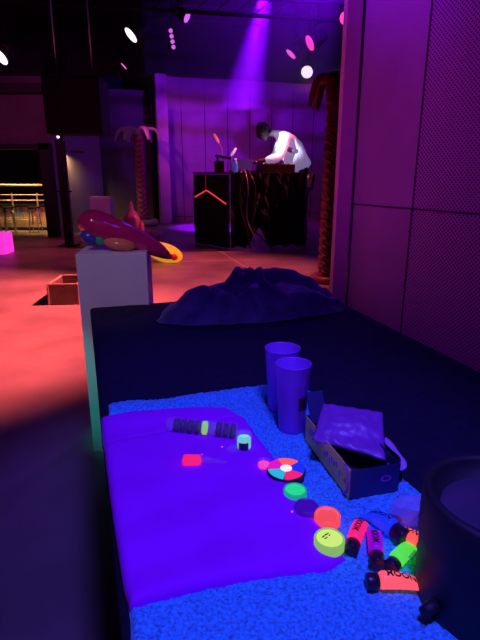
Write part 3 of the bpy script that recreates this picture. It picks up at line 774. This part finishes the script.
# crate
c0, c1 = P(50, 305), P(79, 305)
cw = (c1-c0).length; cd = (P(57, 285)-P(50, 305)).length*0.55; chh = 0.16
t = thing('wooden_crate', 'open wooden crate on the floor left of the white plinth', 'crate', (c0+c1)/2, math.radians(3))
tk = .012; cd = 0.36
bm = N(); box(bm, (0, tk/2, chh/2), (cw, tk, chh)); obj('front_panel', bm, 'wood', t)
bm = N(); box(bm, (0, cd-tk/2, chh/2), (cw, tk, chh)); obj('rear_panel', bm, 'wood', t)
for s in (-1, 1):
    bm = N(); box(bm, (s*(cw/2-tk/2), cd/2, chh/2), (tk, cd-2*tk, chh)); obj('side_panel', bm, 'wood', t)
bm = N(); box(bm, (0, cd/2, .006), (cw-2*tk, cd-2*tk, .01)); obj('base_panel', bm, 'black', t)
bm = N(); 
for y in (tk/2, cd-tk/2): box(bm, (0, y, chh+.004), (cw+.006, tk*1.2, .008))
for s in (-1, 1): box(bm, (s*(cw/2-tk/2), cd/2, chh+.004), (tk*1.2, cd, .008))
box(bm, (-cw/2-.002, 0, chh/2), (.012, .012, chh)); 
obj('rim', bm, 'pale_wood', t)['label'] = 'pale wooden edging'
bm = N(); box(bm, (cw/2+.005, cd*0.55, .14), (.022, .03, .28)); obj('corner_post', bm, 'pale_wood', t)
# magenta glow cube
p = P(-5, 255); k = p.y/500
o = obj('light_cube', box(N(), (0, 0.14, 10.5*k), (21*k, 21*k, 21*k), bev=.02), 'glow_cube'); o.location = p; tag(o, 'glowing magenta cube seat at the left edge of the floor', 'light cube')

# post with small lamp
p = P(70, 246)
t = thing('lighting_stand', 'black upright stand with a small lit lamp on top, left of the plinth', 'stand', p, 0); k = p.y/500
bm = N(); box(bm, (0, 0, .01), (.24, .2, .02)); obj('foot_plate', bm, 'black', t)
bm = N(); box(bm, (0, 0, 50*k), (8*k, 5*k, 99*k)); obj('post', bm, 'black', t)
bm = N(); box(bm, (0, -.05, 53*k), (16*k, 1.5*k, 1.5*k)); obj('crossbar', bm, 'black', t)
bm = N(); cyl(bm, (0, .02, 103*k), (0, -.05, 102.5*k), 3*k, 2.5*k, 16); obj('lamp_head', bm, 'black', t)
bm = N(); cyl(bm, (0, -.051, 102.5*k), (0, -.054, 102.5*k), 1.5*k, 1.4*k, 16); obj('lamp_lens', bm, 'lens_white', t)
# hanging speaker
y0 = 6.2; k = y0*1.0/500; p = PY(80, 135, y0)
t = thing('hanging_speaker', 'large black loudspeaker hanging from the ceiling at left', 'speaker', (p.x, p.y, p.z), 0)
bm = N(); box(bm, (0, 0, 24*k), (51*k, .4, 48*k), bev=.01); obj('cabinet', bm, 'black', t)
bm = N(); box(bm, (0, -.205, 25*k), (47*k, .012, 43*k), bev=.003); obj('grille', bm, 'black_cloth', t)
for s in (-1, 1):
    bm = N(); cyl(bm, (s*.2, 0, 50*k), (s*.2, 0, 3.9-p.z), .008, .008, 8); obj('hanging_cable', bm, 'metal', t)

# ================================================================ BAR BEHIND THE OPENING
YR = YB + 0.9; k = YR*.97/500
def X(px, y=YR): return PY(px, 200, y).x
def Z(py, y=YR): return PY(30, py, y).z
t = thing('bar_counter', 'lit bar counter with brass rails seen through the opening at left', 'bar counter', (0, 0, 0))
xa, xb = X(-30), X(58)
bm = N(); box(bm, ((xa+xb)/2, YR+.03, (Z(227)+Z(207))/2), (xb-xa, .05, Z(207)-Z(227))); obj('front_panel', bm, 'bar_panel', t)
bm = N(); box(bm, ((xa+xb)/2, YR+.03, Z(227)/2), (xb-xa, .3, Z(227))); obj('plinth', bm, 'black', t)
for a_, b_, m_ in ((10, 16, 'bar_teal'), (18, 22, 'bar_teal'), (33, 42, 'bar_pink')):
    bm = N(); box(bm, ((X(a_)+X(b_))/2, YR, (Z(219)+Z(208))/2), (X(b_)-X(a_), .006, Z(208)-Z(219))); obj('panel_inset', bm, m_, t)
for py, r_, xe in ((185, .020, 53), (194.5, .008, 56), (200, .009, 56), (217, .005, 57), (219, .006, 57)):
    bm = N(); cyl(bm, (xa, YR-.12, Z(py)), (X(xe), YR-.12, Z(py)), r_, r_, 12); obj('rail', bm, 'brass', t)
for px in (-8, 15.5, 40):
    bm = N(); box(bm, (X(px), YR-.12, Z(203)), (.022, .02, Z(192)-Z(212))); obj('rail_post', bm, 'brass', t)
bm = N(); box(bm, ((xa+xb)/2, YR+.10, Z(206)+.01), (xb-xa, .3, .02)); obj('worktop', bm, 'black_gloss', t)
st = thing('bar_stool', 'slim metal bar stool in front of the bar, nearest its right end', 'bar stool', (X(41.5), YR-.38, 0), 0, 'bar stools at the lit counter')
hs = Z(205); bm = N(); lathe(bm, [(0, hs-.03), (.10, hs-.03), (.11, hs-.01), (.09, hs), (0, hs)], 20); obj('seat', bm, 'black', st, True)
for a_ in range(4):
    an = PI/4+a_*PI/2; bm = N(); cyl(bm, (.11*math.cos(an), .11*math.sin(an), 0), (.08*math.cos(an), .08*math.sin(an), hs-.03), .009, .009, 8); obj('leg', bm, 'metal', st)
bm = N(); tube(bm, [Vector((.10*math.cos(q), .10*math.sin(q), hs*.35)) for q in [2*PI*i/20 for i in range(21)]], .006, 6); obj('foot_ring', bm, 'metal', st)
dup(st, (X(17), YR-.38, 0), (0, 0, .3), 'slim metal bar stool, middle one, before the teal inset of the bar')
dup(st, (X(2), YR-.38, 0), (0, 0, .6), 'slim metal bar stool at the left edge of the photo')
# warm light strip over the bar
sp = thing('bar_light', 'small warm light fitting above the bar counter', 'light', (X(25), YR-.35, 1.28))
bm = N(); box(bm, (0, 0, .02), (2.4, .04, .03)); obj('housing', bm, 'black', sp)
ld = bpy.data.lights.new('bar_lamp', 'AREA'); ld.shape = 'RECTANGLE'; ld.size = 2.3; ld.size_y = .03; ld.color = (1.0, .55, .22); ld.energy = 28; ld.spread = math.radians(100)
lo = bpy.data.objects.new('bar_lamp', ld); C.objects.link(lo); lo.location = (X(25), YR-.35, 1.275); aim(lo, (X(30), YR+.05, .55))

# ================================================================ DJ BOOTH
C1 = P(230, 249); CL = P(196, 243.5); CR = P(305, 247)
BT = 0.985
e1 = (CR-C1).normalized(); e2 = Vector((-e1.y, e1.x, 0))
BRr = CR + e2*0.46; BLr = CL + e2*0.22 + Vector((0.14, 0, 0))
t = thing('dj_booth', 'black draped dj booth with a red chevron on its left panel', 'dj booth', (0, 0, 0))
bm = N(); prism(bm, [(C1-e2*.02)[:2], (CR-e2*.02+e1*.02)[:2], BRr[:2], BLr[:2], (CL-Vector((.02, .01, 0)))[:2]], BT-.025, BT); obj('worktop', bm, 'wood', t)
ctr = (C1+CL)/2
ax = (C1-CL).normalized(); nn = Vector((ax.y, -ax.x, 0))
LW = (C1-CL).length
bm = N()
def side_fn(a_, b_): 
    p_ = CL.lerp(C1, a_); z = BT-.03-(BT-.04)*b_
    return Vector((p_.x, p_.y, z)) + nn*(.004*math.sin(a_*9)*b_) + ax*(-.02*math.sin(b_*PI)*(1-a_))
grid(bm, 14, 20, side_fn); o = obj('side_drape', bm, 'black_cloth', t, True); s_ = o.modifiers.new('t', 'SOLIDIFY'); s_.thickness = .01
def onside(a_, z): p_ = CL.lerp(C1, a_); return Vector((p_.x, p_.y, z)) + nn*.014
def zpy(py, y=6.9): return PY(210, py, y).z
bm = N(); tube(bm, [onside(.03, zpy(198)), onside(.38, zpy(190.5)), onside(.92, zpy(203))], .010, 8); obj('led_chevron', bm, 'led_red', t)['label'] = 'glowing red chevron'
bm = N(); tube(bm, [onside(.36, zpy(189)), onside(.36, zpy(173.5))], .006, 8); obj('led_strip', bm, 'led_dim', t)
def drape_fn(a_, b_):
    p_ = C1.lerp(CR, a_*.965); zt = BT-.01
    low = 0.02 + (0.26*max(0, 1-abs((a_-0.37)/0.12)**1.5) if abs(a_-.37) < .12 else 0) + .03*abs(math.sin(a_*17))
    z = zt - (zt-low)*b_
    wf = .008+.05*b_
    rid = math.sin(a_*44 + 3*noise.noise(Vector((a_*4, b_*3, 0))))
    fold = wf*(.35*rid + .9*noise.noise(Vector((a_*9+b_*1.5, b_*5, 2))) + .6*(1-2*abs(noise.noise(Vector((a_*16-b_*3, b_*7, 5))))))
    if a_ < .45: fold *= 1.6
    return Vector((p_.x, p_.y, z)) - e2*(.05 + fold) + e1*(.012*noise.noise(Vector((a_*6, b_*8, 9))))
bm = N(); grid(bm, 130, 60, drape_fn); o = obj('front_drape', bm, 'drape', t, True)
# frame legs of the booth
for q in (CR, BRr, BLr):
    bm = N(); cyl(bm, (q.x, q.y, 0), (q.x, q.y, BT-.03), .018, .018, 12); obj('leg', bm, 'metal', t)
bm = N(); q0 = BRr.lerp(CR, .1); cyl(bm, (CR.x, CR.y, .02), (BRr.x, BRr.y, .02), .015, .015, 10); cyl(bm, (C1.x+.1, C1.y+.35, .05), (BRr.x, BRr.y, .05), .015, .015, 10); obj('floor_rail', bm, 'metal', t)
bm = N(); q = PY(309, 178, CR.y-.05); box(bm, (CR.x+.03, CR.y-.035, BT-.10), (.05, .012, .19), Euler((0, .1, 0))); box(bm, (CR.x+.055, CR.y-.03, BT-.02), (.04, .02, .04)); obj('tape_patch', bm, 'white_tape', t)['label'] = 'torn white tape at the corner'
# cables hanging over the front
for i, (px, dx) in enumerate([(240, 0), (244, 1), (247, 2)]):
    f0 = (px-230)/75; top = C1.lerp(CR, f0)-e2*.03
    pts = spline([top+e2*.12+Vector((0, 0, BT+.01)), top+Vector((0, 0, BT+.012)), top-e2*.06+Vector((-.02+.05*i, 0, BT-.20)), top-e2*.10+Vector((.03*i-.02, 0, BT-.45-.1*i)), top-e2*.12+Vector((.07, 0, .25)), top-e2*.14+Vector((.10+.1*i, 0, .02))], 8)
    bm = N(); tube(bm, pts, .009, 8); o = obj('hanging_cable', bm, 'metal' if i == 1 else 'black_gloss'); tag(o, ['thick dark cable, left of the three over the booth front', 'grey cable hanging over the booth front', 'thin black cable, right of three over the booth front'][i], 'cable', 'cables hanging over the booth')
# gear on the booth
def onb(px, back, z=BT): f0 = (px-230)/75.0; p_ = C1 + (CR-C1)*f0 + e2*back; return Vector((p_.x, p_.y, z))
k = 6.8/500
g = thing('dj_mixer', 'black dj mixer and deck in front of the performer', 'mixer', onb(278, .25), math.atan2(e1.y, e1.x))
bm = N(); box(bm, (0, 0, .05), (.46, .30, .10), bev=.006); obj('case', bm, 'black', g)
for i in range(6):
    bm = N(); cyl(bm, (-.18+.07*i, -.05+.03*(i % 2), .10), (-.18+.07*i, -.05+.03*(i % 2), .118), .012, .010, 10); obj('knob', bm, 'metal', g)
bm = N(); cyl(bm, (.06, .05, .10), (.06, .05, .112), .09, .085, 28); obj('jog_wheel', bm, 'black_gloss', g)
g = thing('laptop', 'open dark laptop between the lamp and the mixer', 'laptop', onb(249, .26), math.atan2(e1.y, e1.x)+.25)
bm = N(); box(bm, (0, 0, .01), (.26, .20, .018), bev=.003); obj('keyboard_base', bm, 'black', g)
bm = N(); box(bm, (0, .11, .09), (.26, .01, .16), Euler((-.25, 0, 0)), bev=.003); obj('screen', bm, 'screen', g)
g = thing('controller', 'tall dark controller rack at the left of the booth top', 'rack', onb(223, .26), .1)
bm = N(); box(bm, (0, 0, .07), (.12, .16, .14), bev=.004); obj('case', bm, 'black', g)
bm = N(); box(bm, (.05, 0, .19), (.20, .04, .03), Euler((0, .15, 0))); cyl(bm, (-.02, 0, .13), (-.02, 0, .19), .012, .012, 8); obj('bracket', bm, 'black', g)
def goose(pts_px, y, label, mt, r=.006):
    pts = [PY(a_, b_, y) for a_, b_ in pts_px]; pts[0].z = BT
    g = thing('gooseneck_lamp', label, 'lamp', pts[0], 0); o0 = pts[0].copy(); pts = [q-o0 for q in pts]
    bm = N(); cyl(bm, (0, 0, 0), (0, 0, .02), .03, .028, 16); obj('base', bm, 'black', g)
    bm = N(); tube(bm, spline(pts[:-1], 6), r, 8); obj('neck', bm, 'metal', g)
    bm = N(); tube(bm, [pts[-2], pts[-2].lerp(pts[-1], .3), pts[-1]], [.010, .018, .013], 12); obj('lamp_shade', bm, mt, g)
goose([(222, 171), (223, 160), (221, 148), (219, 143), (214, 134)], C1.y+.24, 'gooseneck lamp with an orange tip, taller of the two', 'lamp_orange')
goose([(231, 171), (231, 163), (231, 156), (236, 148)], C1.y+.20, 'short gooseneck lamp with a white curved tip', 'lamp_white', .008)
g = thing('water_bottle', 'small blue plastic bottle standing beside the white lamp', 'bottle', onb(238, .20), 0)
bm = N(); lathe(bm, [(0, 0), (.028, 0), (.03, .006), (.03, .10), (.022, .125), (.012, .14), (.012, .155), (0, .155)], 20); obj('bottle_body', bm, 'bottle_blue', g, True)
bm = N(); cyl(bm, (0, 0, .155), (0, 0, .172), .014, .014, 14); obj('cap', bm, 'lamp_white', g)

# ================================================================ DJ (person)
DY = C1.y + .83
def D(px, py, dy=0.0): return PY(px, py, DY+dy)
g = thing('person', 'person in a white sweatshirt bending over the decks behind the booth', 'person', (D(304, 180).x, DY, 0), 0)
og = Vector((D(304, 180).x, DY, 0))
def L_(v): return Vector(v)-og
pel = L_(D(304, 178)); wst = L_(D(300, 166)); ch = L_(D(291, 149)); up = L_(D(283, 137)); nk = L_(D(275.5, 133)); hd = L_(D(267, 133)); 
hd2 = L_(D(263, 131))
shL = up + Vector((.01, -.19, -.015)); shR = up + Vector((.01, .19, -.015))
elL = L_(D(280, 158, -.26)); elR = L_(D(276, 156, .24))
wrL = L_(D(262, 160.5, -.30)); wrR = L_(D(266, 162, .16))
haL = L_(D(257, 161.5, -.30)); haR = L_(D(261, 163, .14))
hipL = pel+Vector((0.0, -.09, -.04)); hipR = pel+Vector((0.0, .09, -.04))
def leg(h_, s): return [h_, Vector((h_.x-.03, h_.y+s*.02, .50)), Vector((h_.x+.02, h_.y+s*.03, .09)), Vector((h_.x-.12, h_.y+s*.04, .045))]
lL, lR = leg(hipL, -1), leg(hipR, 1)
V_ = [pel, wst, ch, up, nk, hd, shL, elL, wrL, haL, shR, elR, wrR, haR] + lL + lR
E_ = [(0, 1), (1, 2), (2, 3), (3, 4), (4, 5), (3, 6), (6, 7), (7, 8), (8, 9), (3, 10), (10, 11), (11, 12), (12, 13), (0, 14), (14, 15), (15, 16), (16, 17), (0, 18), (18, 19), (19, 20), (20, 21)]
Rr = [.12, .115, .125, .10, .055, .05, .06, .042, .028, .03, .06, .042, .028, .03, .085, .06, .042, .035, .085, .06, .042, .035]
body = skin_mesh(V_, E_, Rr, 2)
bm = N(); bm.from_mesh(body)
# head: cranium, jaw, nose, ears, brow, lips
tilt = Euler((0, math.radians(-38), 0))      # face down and to the left
rm = tilt.to_matrix(); hc = hd2
def hp(x, y, z): return hc + rm @ Vector((x, y, z))
ball(bm, hp(0.01, 0, .02), (.100, .080, .098), tilt, 24)
ball(bm, hp(-.035, 0, -.05), (.062, .058, .072), tilt, 20)
ball(bm, hp(-.098, 0, -.015), (.020, .014, .024), tilt, 12)
ball(bm, hp(-.085, 0, -.062), (.014, .024, .009), tilt, 12)
ball(bm, hp(-.088, 0, .022), (.016, .045, .010), tilt, 12)
for s in (-1, 1):
    ball(bm, hp(.01, s*.082, -.01), (.020, .010, .030), tilt, 12)
    ball(bm, hp(-.084, s*.032, .004), (.010, .012, .008), tilt, 10)
# hands: palm and five bent fingers
for hpnt, sg in ((haL, -1), (haR, 1)):
    ball(bm, hpnt+Vector((-.02, 0, -.005)), (.045, .038, .016), None, 14)
    for i, ln in enumerate((.065, .075, .07, .055)):
        y = (-.03+.02*i)*1.0
        p0 = hpnt+Vector((-.05, y, 0)); p1 = p0+Vector((-ln*.5, 0, .004)); p2 = p1+Vector((-ln*.35, 0, -ln*.35))
        tube(bm, [p0, p1, p2], [.010, .009, .007], 8)
    tube(bm, [hpnt+Vector((0, -sg*-.03, 0)), hpnt+Vector((-.03, sg*.055, 0)), hpnt+Vector((-.055, sg*.060, -.012))], [.012, .010, .008], 8)
obj('body', bm, 'skin', g, True)
# sweatshirt
up2 = up+Vector((.005, 0, 0))
hemp = L_(D(303.5, 172))
SV = [hemp, wst, ch, up2, shL, elL, wrL.lerp(elL, .1), shR, elR, wrR.lerp(elR, .1), nk.lerp(up2, .5)]
SE = [(0, 1), (1, 2), (2, 3), (3, 4), (4, 5), (5, 6), (3, 7), (7, 8), (8, 9), (3, 10)]
SR = [(.145, .165), (.15, .175), (.155, .19), (.125, .15), .085, .068, .048, .085, .068, .048, .07]
me = skin_mesh(SV, SE, SR, 3)
for v in me.vertices:
    v.co += Vector((noise.noise(v.co*9), noise.noise(v.co*9+Vector((3, 1, 4))), noise.noise(v.co*11+Vector((7, 5, 1)))))*.014
obj('sweatshirt', me, 'sweatshirt', g, True)['label'] = 'white long-sleeved sweatshirt'
TV = [pel+Vector((0, 0, .03))]+lL[:3]+lR[:3]; me = skin_mesh(TV, [(0, 1), (1, 2), (2, 3), (0, 4), (4, 5), (5, 6)], [.135, .10, .075, .06, .10, .075, .06], 2); obj('trousers', me, 'jeans', g, True)
for l_ in (lL, lR):
    bm = N(); ball(bm, Vector((l_[3].x+.05, l_[3].y, .045)), (.14, .05, .045)); obj('shoe', bm, 'black', g, True)
# headphones: cups and band
bm = N()
for s in (-1, 1): cyl(bm, hp(.015, s*.084, -.01), hp(.015, s*.112, -.01), .042, .038, 18)
pts = [hp(.015, .098*math.cos(q), .0+.125*math.sin(q)) for q in [PI*i/14 for i in range(15)]]; tube(bm, pts, .010, 8)
obj('headphones', bm, 'black_gloss', g)
# dark print on the sweatshirt flank
bm = N(); ball(bm, L_(D(290.5, 150, -.185)), (.065, .014, .035), Euler((0, .35, 0)), 16); obj('printed_patch', bm, 'sweat_print', g, True)

# ================================================================ CEILING RIG
def beam(name, a_, b_, label, r=.025):
    a_, b_ = Vector(a_), Vector(b_); bm = N()
    cyl(bm, a_, b_, r, r, 10); cyl(bm, a_+Vector((0, 0, .2)), b_+Vector((0, 0, .2)), r, r, 10)
    n_ = int((b_-a_).length/.25)
    for i in range(n_):
        f0 = a_.lerp(b_, i/n_); f1 = a_.lerp(b_, (i+1)/n_); cyl(bm, f0, f1+Vector((0, 0, .2)), .008, .008, 6)
    for f in (.05, .5, .95):
        q = a_.lerp(b_, f); cyl(bm, q+Vector((0, 0, .2)), Vector((q.x, q.y, 3.9)), .006, .006, 6)
    o = obj(name, bm, 'black'); tag(o, label, 'truss', 'lighting trusses under the ceiling'); return o
beam('lighting_truss', (-3.4, 6.6, 2.92), (1.7, 7.6, 2.92), 'black lighting truss crossing the room above the booth')
beam('lighting_truss', (-3.9, 8.0, 3.2), (0.9, 9.0, 3.2), 'black lighting truss further back near the stage wall')
def stage_light(px, py, y, length, rad, dirv, m, label, wide=None):
    p = PY(px, py, y); d = Vector(dirv).normalized()
    t = thing('stage_light', label, 'stage light', p, 0, 'stage lights on the rig')
    bm = N(); cyl(bm, -d*length, -d*length*.35, rad*.75, rad*1.05, 20); cyl(bm, -d*length*.35, Vector((0, 0, 0)), rad*1.05, rad*1.12, 20); obj('housing', bm, 'black', t)
    bm = N(); cyl(bm, d*.001, d*.006, rad, rad, 24); obj('lens', bm, m, t)
    c_ = -d*length*.5; s_ = d.cross(Vector((0, 0, 1))).normalized()*rad*1.25
    bm = N(); tube(bm, [c_+s_, c_+s_+Vector((0, 0, rad*1.8)), c_-s_+Vector((0, 0, rad*1.8)), c_-s_], .008, 8); obj('yoke', bm, 'black', t)
    bm = N(); cyl(bm, c_+Vector((0, 0, rad*1.8)), c_+Vector((0, 0, rad*1.8+.10)), .02, .02, 10)
    zt = 3.9-p.z; cyl(bm, c_+Vector((0, 0, rad*1.8+.10)), Vector((c_.x, c_.y, zt)), .008, .008, 8); obj('clamp', bm, 'black', t)
    return t
stage_light(307, 72, 8.2, .22, .085, (-.25, -.9, -.35), 'lens_white', 'round white lit stage light right above the performer')
stage_light(310, 43, 7.6, .24, .10, (-.80, -.20, -.45), 'lens_red', 'upper pink slanted stage light over the booth')
stage_light(291, 54, 8.0, .22, .085, (-.65, -.10, -.75), 'lens_pink', 'lower pink slanted stage light left of the round white one')
stage_light(346, 18, 5.3, .20, .058, (-.3, -.9, -.3), 'lens_red', 'brightest pink stage light by the top of the right pillar')
stage_light(131, 35, 7.2, .24, .10, (-.66, -.35, -.66), 'lens_white', 'brightest white stage light at upper left')
stage_light(124, 66, 7.8, .14, .05, (-.7, -.12, -.7), 'lens_pink', 'thin dim stage light below the bright upper left one')
stage_light(1, 57, 7.0, .24, .10, (-.50, -.60, -.62), 'lens_white', 'white stage light cut by the left edge of the photo')
stage_light(187, 17, 7.4, .22, .07, (.75, -.20, -.45), 'lens_violet', 'small dim violet stage light near the top centre-left')
stage_light(347, 49, 5.5, .06, .010, (-.2, -.9, -.2), 'lens_violet', 'tiny violet pilot light below the brightest pink stage light')
# four-cell led bar
p = PY(171.5, 39, 7.6); t = thing('led_bar', 'short upright light bar with four violet cells', 'stage light', p, 0)
bm = N(); box(bm, (0, .04, 0), (.10, .07, .30), Euler((0, .08, 0)), bev=.008); obj('housing', bm, 'black', t)
for i in range(4):
    bm = N(); cyl(bm, (.008-.01*(1.5-i)*-1, .0, -.099+.066*i), (.008-.01*(1.5-i)*-1, -.008, -.099+.066*i), .027, .027, 14); obj('lens', bm, 'lens_violet', t)
bm = N(); cyl(bm, (0, .05, .15), (0, .05, 3.9-p.z), .01, .01, 8); obj('clamp', bm, 'black', t)

# ================================================================ HAZE above the stage
hz = bpy.data.materials.new('haze'); hz.use_nodes = True; nt = hz.node_tree
nt.nodes.remove(nt.nodes['Principled BSDF'])
vsn = nt.nodes.new('ShaderNodeVolumeScatter'); vsn.inputs['Density'].default_value = 0.30; vsn.inputs['Anisotropy'].default_value = 0.3
nt.links.new(vsn.outputs[0], nt.nodes['Material Output'].inputs['Volume'])
M['haze'] = hz
bm = N(); box(bm, (0.12, 7.75, 2.90), (2.64, 3.1, 1.86)); o = obj('haze', bm, 'haze'); tag(o, 'thin violet-lit haze hanging over the stage', 'haze', kind='stuff')
